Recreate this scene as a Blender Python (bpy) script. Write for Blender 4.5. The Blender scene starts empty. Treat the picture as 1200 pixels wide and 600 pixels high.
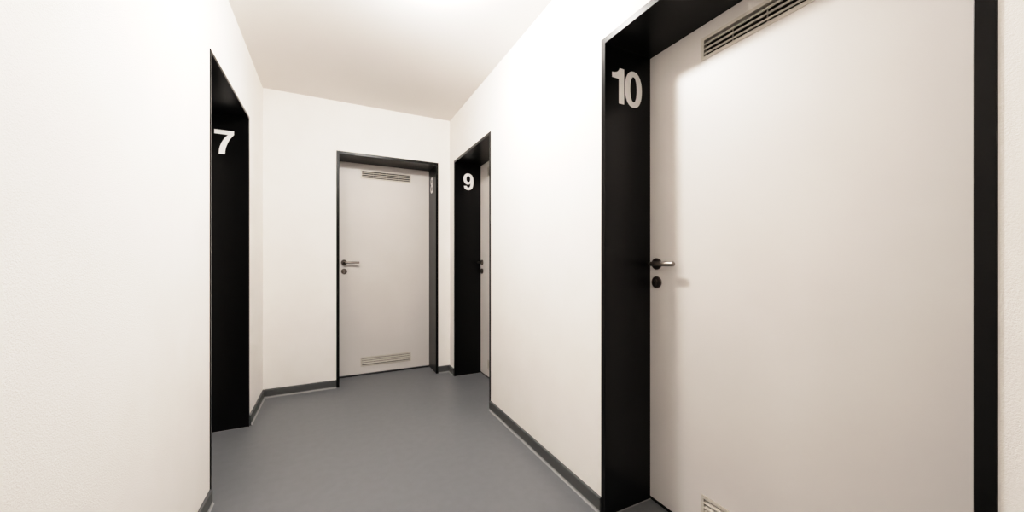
import bpy, bmesh, math
from mathutils import Vector, Matrix
from mathutils.geometry import tessellate_polygon

S = bpy.context.scene
COL = S.collection
PI = math.pi

# ------------------------------------------------------------------ dimensions (metres)
XL, XR, YB, YN, H = -0.4916, 1.0572, 3.4927, -2.3, 2.4961
TH = 0.36            # wall thickness
TOP = 2.0646         # outer top of the door frames
LIP = 0.023          # width of the frame edge seen on the wall
DEP = 0.262          # depth of the reveal down to the leaf

# ------------------------------------------------------------------ materials
def new_mat(name, color, rough=0.5, metal=0.0, spec=0.5):
    m = bpy.data.materials.new(name); m.use_nodes = True
    b = m.node_tree.nodes['Principled BSDF']
    b.inputs['Base Color'].default_value = (*color, 1)
    b.inputs['Roughness'].default_value = rough
    b.inputs['Metallic'].default_value = metal
    b.inputs['Specular IOR Level'].default_value = spec
    return m, m.node_tree, b

def add_noise_bump(nt, b, layers, strength=0.3, dist=0.002):
    tc = nt.nodes.new('ShaderNodeTexCoord')
    acc = None
    for scale, amt, detail in layers:
        n = nt.nodes.new('ShaderNodeTexNoise')
        n.inputs['Scale'].default_value = scale
        n.inputs['Detail'].default_value = detail
        nt.links.new(tc.outputs['Object'], n.inputs['Vector'])
        mu = nt.nodes.new('ShaderNodeMath'); mu.operation = 'MULTIPLY'
        mu.inputs[1].default_value = amt
        nt.links.new(n.outputs['Fac'], mu.inputs[0])
        if acc is None: acc = mu
        else:
            ad = nt.nodes.new('ShaderNodeMath'); ad.operation = 'ADD'
            nt.links.new(acc.outputs[0], ad.inputs[0]); nt.links.new(mu.outputs[0], ad.inputs[1]); acc = ad
    bp = nt.nodes.new('ShaderNodeBump')
    bp.inputs['Strength'].default_value = strength
    bp.inputs['Distance'].default_value = dist
    nt.links.new(acc.outputs[0], bp.inputs['Height'])
    nt.links.new(bp.outputs['Normal'], b.inputs['Normal'])

def add_color_noise(nt, b, c1, c2, scale, detail=3, lo=0.35, hi=0.65):
    tc = nt.nodes.new('ShaderNodeTexCoord')
    n = nt.nodes.new('ShaderNodeTexNoise')
    n.inputs['Scale'].default_value = scale; n.inputs['Detail'].default_value = detail
    nt.links.new(tc.outputs['Object'], n.inputs['Vector'])
    r = nt.nodes.new('ShaderNodeValToRGB')
    r.color_ramp.elements[0].position = lo; r.color_ramp.elements[0].color = (*c1, 1)
    r.color_ramp.elements[1].position = hi; r.color_ramp.elements[1].color = (*c2, 1)
    nt.links.new(n.outputs['Fac'], r.inputs['Fac'])
    nt.links.new(r.outputs['Color'], b.inputs['Base Color'])

M = {}
m, nt, b = new_mat('white_plaster', (0.80, 0.785, 0.765), 0.85, spec=0.2)
add_color_noise(nt, b, (0.86, 0.83, 0.795), (0.88, 0.852, 0.82), 5.0)
add_noise_bump(nt, b, [(260, 0.6, 2), (800, 0.4, 1)], 0.75, 0.002)
M['wall'] = m
m, nt, b = new_mat('ceiling_paint', (0.815, 0.785, 0.762), 0.9, spec=0.15)
add_noise_bump(nt, b, [(300, 1.0, 2)], 0.2, 0.001)
M['ceiling'] = m
m, nt, b = new_mat('grey_linoleum', (0.2, 0.205, 0.205), 0.42, spec=0.45)
add_color_noise(nt, b, (0.140, 0.146, 0.155), (0.151, 0.157, 0.167), 22.0, 8, 0.3, 0.7)
add_noise_bump(nt, b, [(140, 1.0, 3)], 0.12, 0.0008)
M['floor'] = m
m, nt, b = new_mat('baseboard_grey', (0.075, 0.079, 0.08), 0.5, spec=0.4)
add_noise_bump(nt, b, [(200, 1.0, 2)], 0.1, 0.0005)
M['base'] = m
m, nt, b = new_mat('floor_seam_grey', (0.27, 0.275, 0.275), 0.4, spec=0.5)
M['seam'] = m
m, nt, b = new_mat('black_satin_paint', (0.0018, 0.0018, 0.0017), 0.28, spec=0.22)
add_noise_bump(nt, b, [(500, 1.0, 1)], 0.05, 0.0003)
M['black'] = m
m, nt, b = new_mat('door_laminate', (0.74, 0.715, 0.69), 0.42, spec=0.4)
add_color_noise(nt, b, (0.645, 0.615, 0.588), (0.665, 0.636, 0.61), 3.0)
add_noise_bump(nt, b, [(260, 1.0, 2)], 0.06, 0.0004)
M['leaf'] = m
m, nt, b = new_mat('vent_beige', (0.62, 0.59, 0.53), 0.4, spec=0.5)
add_color_noise(nt, b, (0.52, 0.485, 0.43), (0.56, 0.525, 0.47), 20.0)
M['vent'] = m
m, nt, b = new_mat('vent_dark', (0.035, 0.03, 0.024), 0.8, spec=0.2)
M['dark'] = m
m, nt, b = new_mat('brushed_steel', (0.24, 0.21, 0.185), 0.34, 1.0)
add_noise_bump(nt, b, [(700, 1.0, 1)], 0.06, 0.0003)
M['steel'] = m
m, nt, b = new_mat('lock_steel', (0.13, 0.11, 0.10), 0.35, 1.0)
M['lock'] = m
m, nt, b = new_mat('white_vinyl', (0.86, 0.85, 0.83), 0.5, spec=0.4)
M['vinyl'] = m
m, nt, b = new_mat('lamp_metal', (0.8, 0.8, 0.8), 0.4, spec=0.5)
M['lampbase'] = m
m, nt, b = new_mat('lamp_opal', (0.9, 0.9, 0.88), 0.4, spec=0.5)
b.inputs['Emission Color'].default_value = (1.0, 0.948, 0.903, 1)
b.inputs['Emission Strength'].default_value = 30.0
M['opal'] = m

# ------------------------------------------------------------------ mesh helpers
def box(bm, x0, x1, y0, y1, z0, z1, mi=0):
    vs = [bm.verts.new((x, y, z)) for x in (x0, x1) for y in (y0, y1) for z in (z0, z1)]
    for q in ((0,1,3,2), (4,6,7,5), (0,4,5,1), (2,3,7,6), (0,2,6,4), (1,5,7,3)):
        f = bm.faces.new([vs[i] for i in q]); f.material_index = mi

def extrude_profile(bm, prof, p0, p1, out, mats=None):
    """prof: (d, z) points, d = distance out from the wall; swept from p0 to p1 along the wall"""
    a = [bm.verts.new((p0[0] + out[0]*d, p0[1] + out[1]*d, z)) for d, z in prof]
    c = [bm.verts.new((p1[0] + out[0]*d, p1[1] + out[1]*d, z)) for d, z in prof]
    n = len(prof)
    for i in range(n):
        f = bm.faces.new((a[i], a[(i+1) % n], c[(i+1) % n], c[i]))
        f.material_index = mats[i] if mats else 0
    bm.faces.new(a[::-1]); bm.faces.new(c)

def tube(bm, path, radii, seg=24, cap=True):
    path = [Vector(p) for p in path]
    rings = []
    up = Vector((0, 0, 1))
    for i, p in enumerate(path):
        t = (path[min(i+1, len(path)-1)] - path[max(i-1, 0)]).normalized()
        s = t.cross(up).normalized(); u = s.cross(t).normalized()
        r = radii[i] if isinstance(radii, (list, tuple)) else radii
        rings.append([bm.verts.new(p + (s*math.cos(2*PI*k/seg) + u*math.sin(2*PI*k/seg))*r) for k in range(seg)])
    for a, c in zip(rings, rings[1:]):
        for k in range(seg):
            f = bm.faces.new((a[k], a[(k+1) % seg], c[(k+1) % seg], c[k])); f.smooth = True
    if cap:
        bm.faces.new(rings[0][::-1]); bm.faces.new(rings[-1])

def finish(name, bm, mats, parent=None, loc=None, bevel=0, smooth=None):
    bmesh.ops.recalc_face_normals(bm, faces=bm.faces[:])
    me = bpy.data.meshes.new(name); bm.to_mesh(me); bm.free()
    for mm in (mats if isinstance(mats, (list, tuple)) else [mats]): me.materials.append(mm)
    o = bpy.data.objects.new(name, me); COL.objects.link(o)
    if parent: o.parent = parent
    if loc: o.location = loc
    if bevel:
        md = o.modifiers.new('bevel', 'BEVEL'); md.width = bevel; md.segments = 2; md.limit_method = 'ANGLE'
        md.angle_limit = math.radians(40)
    return o

def tag(o, label, cat, kind=None, group=None):
    o['label'] = label; o['category'] = cat
    if kind: o['kind'] = kind
    if group: o['group'] = group
    return o

# ------------------------------------------------------------------ the doors' places
# name, number, origin (left edge of the frame as seen from the corridor), rotation, width, side carrying the number
DOORS = [
    dict(name='door_1', num='7', o=(XL, 2.0724), rz=PI/2, W=2.9451-2.0724, side='right',
         label='black door recess marked 7 in the left wall'),
    dict(name='door_2', num='8', o=(0.0409, YB), rz=0, W=0.9399-0.0409, side='right',
         label='white door in a black frame in the end wall'),
    dict(name='door_3', num='9', o=(XR, 3.3473), rz=-PI/2, W=3.3473-2.4593, side='left',
         label='narrowly seen white door in the black recess marked 9'),
    dict(name='door_4', num='10', o=(XR, 1.2342), rz=-PI/2, W=1.2342-0.1862, side='left',
         label='large near white door in the black recess marked 10'),
]

# ------------------------------------------------------------------ shell
def wall_run(bm, horizontal, c0, c1, a0, a1, openings):
    """solid wall from a0 to a1 along its run, thickness c0..c1, with door openings cut out"""
    def seg(s0, s1, z0, z1):
        if s1 - s0 < 1e-6: return
        if horizontal: box(bm, s0, s1, c0, c1, z0, z1)
        else: box(bm, c0, c1, s0, s1, z0, z1)
    cur = a0
    for o0, o1 in sorted(openings):
        seg(cur, o0, 0, H); seg(o0, o1, TOP, H); cur = o1
    seg(cur, a1, 0, H)

bm = bmesh.new(); wall_run(bm, False, XL-TH, XL, YN, YB+TH, [(2.0724, 2.9451)])
tag(finish('wall_left', bm, M['wall']), 'white rough plaster wall along the left side of the corridor', 'wall', 'structure')
bm = bmesh.new(); wall_run(bm, False, XR, XR+TH, YN, YB+TH, [(2.4593, 3.3473), (0.1862, 1.2342)])
tag(finish('wall_right', bm, M['wall']), 'white rough plaster wall along the right side of the corridor', 'wall', 'structure')
bm = bmesh.new(); wall_run(bm, True, YB, YB+TH, XL, XR, [(0.0409, 0.9399)])
tag(finish('wall_back', bm, M['wall']), 'white plaster end wall of the corridor', 'wall', 'structure')
bm = bmesh.new(); box(bm, XL, XR, YN-0.2, YN, 0, H)
tag(finish('wall_front', bm, M['wall']), 'white plaster wall behind the viewpoint', 'wall', 'structure')
bm = bmesh.new(); box(bm, XL-TH, XR+TH, YN-0.2, YB+TH, -0.1, 0)
tag(finish('floor', bm, M['floor']), 'smooth grey linoleum corridor floor', 'floor', 'structure')
bm = bmesh.new(); box(bm, XL-TH, XR+TH, YN-0.2, YB+TH, H, H+0.1)
tag(finish('ceiling', bm, M['ceiling']), 'plain white corridor ceiling', 'ceiling', 'structure')

BH = 0.068
PROF = [(0, 0), (0.018, 0), (0.0125, 0.004), (0.011, 0.012), (0.011, BH-0.004), (0.009, BH-0.001), (0.006, BH), (0, BH)]
PM = [0, 1, 1, 0, 0, 0, 0, 0]
def baseboard(name, runs, out, label):
    bm = bmesh.new()
    for p0, p1 in runs: extrude_profile(bm, PROF, p0, p1, out, PM)
    tag(finish(name, bm, [M['base'], M['seam']]), label, 'baseboard', 'structure')
baseboard('baseboard_left', [((XL, YN), (XL, 2.0724)), ((XL, 2.9451), (XL, YB))], (1, 0), 'low grey baseboard along the left wall')
baseboard('baseboard_right', [((XR, YN), (XR, 0.1862)), ((XR, 1.2342), (XR, 2.4593)), ((XR, 3.3473), (XR, YB))], (-1, 0), 'low grey baseboard along the right wall')
baseboard('baseboard_back', [((XL, YB), (0.0409, YB)), ((0.9399, YB), (XR, YB))], (0, -1), 'low grey baseboard along the end wall')
baseboard('baseboard_front', [((XL, YN), (XR, YN))], (0, 1), 'low grey baseboard behind the viewpoint')

# ------------------------------------------------------------------ numerals
def smooth_path(pts, n=8, closed=False):
    """Catmull-Rom through pts"""
    out = []
    N = len(pts)
    rng = range(N) if closed else range(N-1)
    for i in rng:
        if closed: p0, p1, p2, p3 = pts[i-1], pts[i], pts[(i+1) % N], pts[(i+2) % N]
        else: p0, p1, p2, p3 = pts[max(i-1, 0)], pts[i], pts[i+1], pts[min(i+2, N-1)]
        for k in range(n):
            t = k/n
            out.append(tuple(0.5*((2*p1[j]) + (-p0[j]+p2[j])*t + (2*p0[j]-5*p1[j]+4*p2[j]-p3[j])*t*t
                                  + (-p0[j]+3*p1[j]-3*p2[j]+p3[j])*t**3) for j in (0, 1)))
    if not closed: out.append(tuple(pts[-1]))
    return out

def ell(cx, cy, rx, ry, n=48, e=2.0):
    r = []
    for k in range(n):
        a = 2*PI*k/n; c, s = math.cos(a), math.sin(a)
        r.append((cx + rx*math.copysign(abs(c)**(2/e), c), cy + ry*math.copysign(abs(s)**(2/e), s)))
    return r

def glyph(ch):
    if ch == '1':
        return [[(0, .695), (0, .84)] + smooth_path([(0, .84), (.09, .85), (.18, .88), (.245, .935), (.275, 1.0)])[1:]
                + [(.445, 1.0), (.445, 0), (.25, 0), (.25, .695)]], .445
    if ch == '0':
        return [ell(.325, .5, .325, .52, 64, 2.25), ell(.325, .5, .125, .365, 64, 2.2)], .65
    if ch == '7':
        a = smooth_path([(.455, .825), (.33, .66), (.225, .44), (.165, .22), (.145, 0)])
        c = smooth_path([(.35, 0), (.37, .22), (.43, .44), (.52, .65), (.655, .85)])
        return [[(0, 1), (0, .825)] + a + c + [(.655, 1)]], .655
    if ch == '9':
        a = smooth_path([(.025, .225), (.06, .10), (.16, .01), (.30, -.02), (.45, .01), (.57, .11), (.635, .29),
                         (.655, .52), (.635, .74), (.56, .91), (.44, .995), (.32, 1.02), (.19, .995), (.08, .91),
                         (.015, .79), (0, .67), (.02, .53), (.09, .40), (.19, .335), (.30, .32), (.395, .35), (.455, .41)])
        c = smooth_path([(.455, .41), (.445, .27), (.40, .17), (.32, .13), (.25, .155), (.215, .235)])
        return [a + c[1:], ell(.32, .67, .128, .195, 40)], .655
    if ch == '8':
        right = []
        for k in range(61):
            y = -.02 + 1.04*k/60
            x = 0
            for cy, rx, ry in ((.27, .325, .29), (.755, .285, .265)):
                q = 1 - ((y-cy)/ry)**2
                if q > 0: x = max(x, rx*math.sqrt(q))
            right.append((x, y))
        o = [(.325+x, y) for x, y in right] + [(.325-x, y) for x, y in right[::-1]]
        return [[o[0]] + [p for i, p in enumerate(o[1:-1]) if True], ell(.325, .275, .135, .15, 40), ell(.325, .755, .11, .125, 40)], .65

def number_mesh(text, cap):
    """flat numerals, x to the right, z up, centred on x, raised towards -y"""
    bm = bmesh.new(); x = 0; gap = .035
    total = sum(glyph(c)[1] for c in text) + gap*(len(text)-1)
    for ch in text:
        loops, w = glyph(ch)
        clean = []
        for lp in loops:
            q = []
            for p in lp:
                if not q or (abs(p[0]-q[-1][0]) + abs(p[1]-q[-1][1])) > 1e-5: q.append(p)
            if abs(q[0][0]-q[-1][0]) + abs(q[0][1]-q[-1][1]) < 1e-5: q.pop()
            clean.append(q)
        flat = [p for lp in clean for p in lp]
        for y in (-0.0008, 0.0):
            vs = [bm.verts.new(((p[0]+x-total/2)*cap, y, p[1]*cap)) for p in flat]
            for t in tessellate_polygon([[Vector((p[0], p[1], 0)) for p in lp] for lp in clean]):
                try: bm.faces.new([vs[i] for i in t])
                except ValueError: pass
            if y < 0: front = vs
        k = 0
        for lp in clean:
            n = len(lp)
            for i in range(n):
                bm.faces.new((front[k+i], front[k+(i+1) % n], vs[k+(i+1) % n], vs[k+i]))
            k += n
        x += w + gap
    return bm

# ------------------------------------------------------------------ doors
VW, VH = 0.474, 0.0895          # outer size of a vent grille
VZ = (0.130, 1.9400)            # centres of the lower and the upper one

def build_door(d):
    W = d['W']; LIP = {'10': 0.0265, '7': 0.017}.get(d['num'], 0.023)
    root = bpy.data.objects.new(d['name'], None); COL.objects.link(root)
    root.location = (d['o'][0], d['o'][1], 0); root.rotation_euler = (0, 0, d['rz'])
    tag(root, d['label'], 'door', 'structure')
    # frame: lining of the reveal with a slightly proud edge on the wall
    bm = bmesh.new()
    y0, y1 = -0.004, DEP + 0.05
    # one U-shaped solid, extruded in depth
    pts = [(0, 0.0), (0, TOP), (W, TOP), (W, 0.0), (W-LIP, 0.0), (W-LIP, TOP-LIP), (LIP, TOP-LIP), (LIP, 0.0)]
    fr = [bm.verts.new((x, y0, z)) for x, z in pts]; bk = [bm.verts.new((x, y1, z)) for x, z in pts]
    for q in ((0, 1, 6, 7), (1, 2, 5, 6), (2, 3, 4, 5)):
        bm.faces.new([fr[i] for i in q]); bm.faces.new([bk[i] for i in q])
    for i in range(8): bm.faces.new((fr[i], fr[(i+1) % 8], bk[(i+1) % 8], bk[i]))
    finish('door_frame', bm, M['black'], root, bevel=0.0015)
    # threshold strip under the leaf
    bm = bmesh.new(); box(bm, LIP+.0005, W-LIP-.0005, DEP+0.004, DEP+0.046, 0.0, 0.006)
    finish('threshold_strip', bm, M['black'], root)
    # pale sealant bead along the foot of the lining
    bm = bmesh.new()
    for xa, xb in ((LIP+.0002, LIP+.0042), (W-LIP-.0042, W-LIP-.0002)): box(bm, xa, xb, .002, DEP+.003, 0.0, .0025)
    finish('sealant_bead', bm, M['seam'], root)
    # leaf with two vent openings
    g = 0.0025; x0, x1, zb, zt = LIP+g, W-LIP-g, 0.017, TOP-LIP-g
    cx = (x0+x1)/2; vx0, vx1 = cx-VW/2+.008, cx+VW/2-.008
    a0, a1 = DEP, DEP+0.042
    hv = VH/2 - .008
    bm = bmesh.new()
    box(bm, x0, vx0, a0, a1, zb, zt); box(bm, vx1, x1, a0, a1, zb, zt)
    box(bm, vx0, vx1, a0, a1, zb, VZ[0]-hv); box(bm, vx0, vx1, a0, a1, VZ[0]+hv, VZ[1]-hv); box(bm, vx0, vx1, a0, a1, VZ[1]+hv, zt)
    finish('door_leaf', bm, M['leaf'], root)
    # vent grilles
    for vz, nm in ((VZ[1], 'upper'), (VZ[0], 'lower')):
        bm = bmesh.new()
        X0, X1, Z0, Z1 = cx-VW/2, cx+VW/2, vz-VH/2, vz+VH/2
        rw = 0.013
        yf, yb = DEP-0.003, DEP+0.012
        box(bm, X0, X1, yf, DEP-.0002, Z0, Z0+rw); box(bm, X0, X1, yf, DEP-.0002, Z1-rw, Z1)
        box(bm, X0, X0+rw, yf, DEP-.0002, Z0+rw, Z1-rw); box(bm, X1-rw, X1, yf, DEP-.0002, Z0+rw, Z1-rw)
        # five louvre blades sloping down and outwards
        za, zc = Z0+rw, Z1-rw
        slot, blade = .0076, (zc-za-4*.0076)/3
        for k in range(3):
            z = za + slot + (slot+blade)*k
            p = [(DEP-.0022, z), (DEP-.0022, z+.003), (DEP+.004, z+blade), (DEP+.012, z+blade+.001), (DEP+.012, z+blade-.001), (DEP+.002, z+.0005)]
            a = [bm.verts.new((X0+rw-.001, y, zz)) for y, zz in p]; c = [bm.verts.new((X1-rw+.001, y, zz)) for y, zz in p]
            for i in range(6): bm.faces.new((a[i], a[(i+1) % 6], c[(i+1) % 6], c[i]))
            bm.faces.new(a[::-1]); bm.faces.new(c)
        for t in (0.25, 0.5, 0.75):       # slim ties behind the blades
            xm = X0 + (X1-X0)*t
            box(bm, xm-.0007, xm+.0007, DEP+.010, DEP+.016, za, zc)
        go = finish('vent_grille', bm, M['vent'], root)
        bm = bmesh.new(); box(bm, vx0+.0005, vx1-.0005, DEP+.022, DEP+.030, vz-hv+.0005, vz+hv-.0005)
        finish('vent_backing', bm, M['dark'], go)
    # lever handle on a round rosette
    hx, hz, kz = 0.0685, 1.089, 1.0055
    bm = bmesh.new()
    path = [(hx, DEP-.008, hz), (hx, DEP-.036, hz)]
    R = 0.014
    for k in range(1, 9):
        a = PI/2*k/8
        path.append((hx + R - R*math.cos(a), DEP-.036 - R*math.sin(a), hz))
    path += [(hx+.06, DEP-.050, hz), (hx+.128, DEP-.050, hz), (hx+.1302, DEP-.050, hz)]
    tube(bm, path, [.0095]*(len(path)-1) + [.0082])
    ho = finish('door_handle', bm, M['steel'], root)
    bm = bmesh.new()
    tube(bm, [(hx, DEP-.0002, hz), (hx, DEP-.0065, hz), (hx, DEP-.0085, hz)], [.026, .026, .0243], 40)
    finish('handle_rosette', bm, M['lock'], ho)
    bm = bmesh.new()
    tube(bm, [(hx, DEP-.0002, kz), (hx, DEP-.0065, kz), (hx, DEP-.0085, kz)], [.026, .026, .0243], 40)
    lo = finish('lock_rosette', bm, M['lock'], root)
    bm = bmesh.new()
    tube(bm, [(hx, DEP-.0086, kz+.006), (hx, DEP-.0115, kz+.006)], [.0085, .0085], 24)
    box(bm, hx-.005, hx+.005, DEP-.0115, DEP-.0086, kz-.017, kz+.002)
    finish('lock_cylinder', bm, M['steel'], lo)
    bm = bmesh.new(); box(bm, hx-.001, hx+.001, DEP-.0120, DEP-.0116, kz+.001, kz+.010)
    finish('keyway', bm, M['dark'], lo)
    # vinyl number on the reveal
    off = {'7': .128, '8': .160, '9': .136, '10': .1225}[d['num']]
    no = finish('door_number', number_mesh(d['num'], .1555), M['vinyl'], root)
    # the numerals read from the corridor: on the left lining they face +x, on the right lining -x
    if d['side'] == 'left':
        no.location = (LIP+.0003, off, 1.7945); no.rotation_euler = (0, 0, PI/2)
    else:
        no.location = (W-LIP-.0003, off, 1.7945); no.rotation_euler = (0, 0, -PI/2)
    no['label'] = 'white vinyl number %s' % d['num']
    return root

for d in DOORS: build_door(d)

# ------------------------------------------------------------------ ceiling lamp just above the frame of the picture, and an added fill behind
def ceiling_lamp(x, y, label, power):
    t = bpy.data.objects.new('ceiling_lamp', None); COL.objects.link(t)
    t.location = (x, y, H)
    tag(t, label, 'lamp')
    def lathe(prof, n=48):
        bm = bmesh.new(); rings = []
        for r, z in prof:
            rings.append([bm.verts.new((r*math.cos(2*PI*k/n), r*math.sin(2*PI*k/n), z)) for k in range(n)])
        for a, c in zip(rings, rings[1:]):
            for k in range(n):
                f = bm.faces.new((a[k], a[(k+1) % n], c[(k+1) % n], c[k])); f.smooth = True
        bm.faces.new(rings[0]); bm.faces.new(rings[-1][::-1])
        return bm
    finish('lamp_base', lathe([(.082, -.0005), (.082, -.018), (.074, -.022)]), M['lampbase'], t)
    mat = M['opal'].copy(); mat.node_tree.nodes['Principled BSDF'].inputs['Emission Strength'].default_value = power
    prof = [(.068*math.cos(a)+.0005, -.0225 - .080*math.sin(a)) for a in [PI/2*k/12 for k in range(13)]]
    finish('lamp_shade', lathe(prof), mat, t)

ceiling_lamp(0.39, 1.60, 'round opal ceiling lamp above the middle of the corridor', LAMP_MAIN := 760.0)
ceiling_lamp(0.20, -0.95, 'added fill light behind the viewpoint, shaped as a round opal lamp', FILL_REAR := 100.0)  # unseen weak fill, added to brighten the near part of the corridor

# ------------------------------------------------------------------ camera
cam = bpy.data.cameras.new('camera'); co = bpy.data.objects.new('camera', cam); COL.objects.link(co)
co.location = (0, 0, 1.1); co.rotation_euler = (PI/2, 0, -0.4647)
cam.sensor_fit = 'HORIZONTAL'; cam.sensor_width = 36; cam.lens = 422.78/1200*36
cam.shift_y = 6.22/1200; cam.clip_start = 0.02
S.camera = co

w = bpy.data.worlds.new('world'); w.use_nodes = True; S.world = w
w.node_tree.nodes['Background'].inputs['Color'].default_value = (0.9, 0.9, 1.0, 1)
w.node_tree.nodes['Background'].inputs['Strength'].default_value = 0.2
S.view_settings.view_transform = 'Standard'
S.view_settings.look = 'None'
S.view_settings.exposure = 0.0
# soft shoulder so the lamp-lit plaster rolls off instead of clipping
S.view_settings.use_curve_mapping = True
cm = S.view_settings.curve_mapping
cm.white_level = (2.0, 2.0, 2.0)
cm.use_clip = True
cc = cm.curves[3]
pts = [(0.0, 0.0), (0.012, 0.014), (0.05, 0.085), (0.10, 0.185), (0.20, 0.39), (0.34, 0.625), (0.50, 0.785), (0.72, 0.885), (1.0, 0.95)]
cc.points[0].location = pts[0]; cc.points[1].location = pts[-1]
for p in pts[1:-1]: cc.points.new(*p)
cm.update()
S.cycles.max_bounces = 16; S.cycles.diffuse_bounces = 12
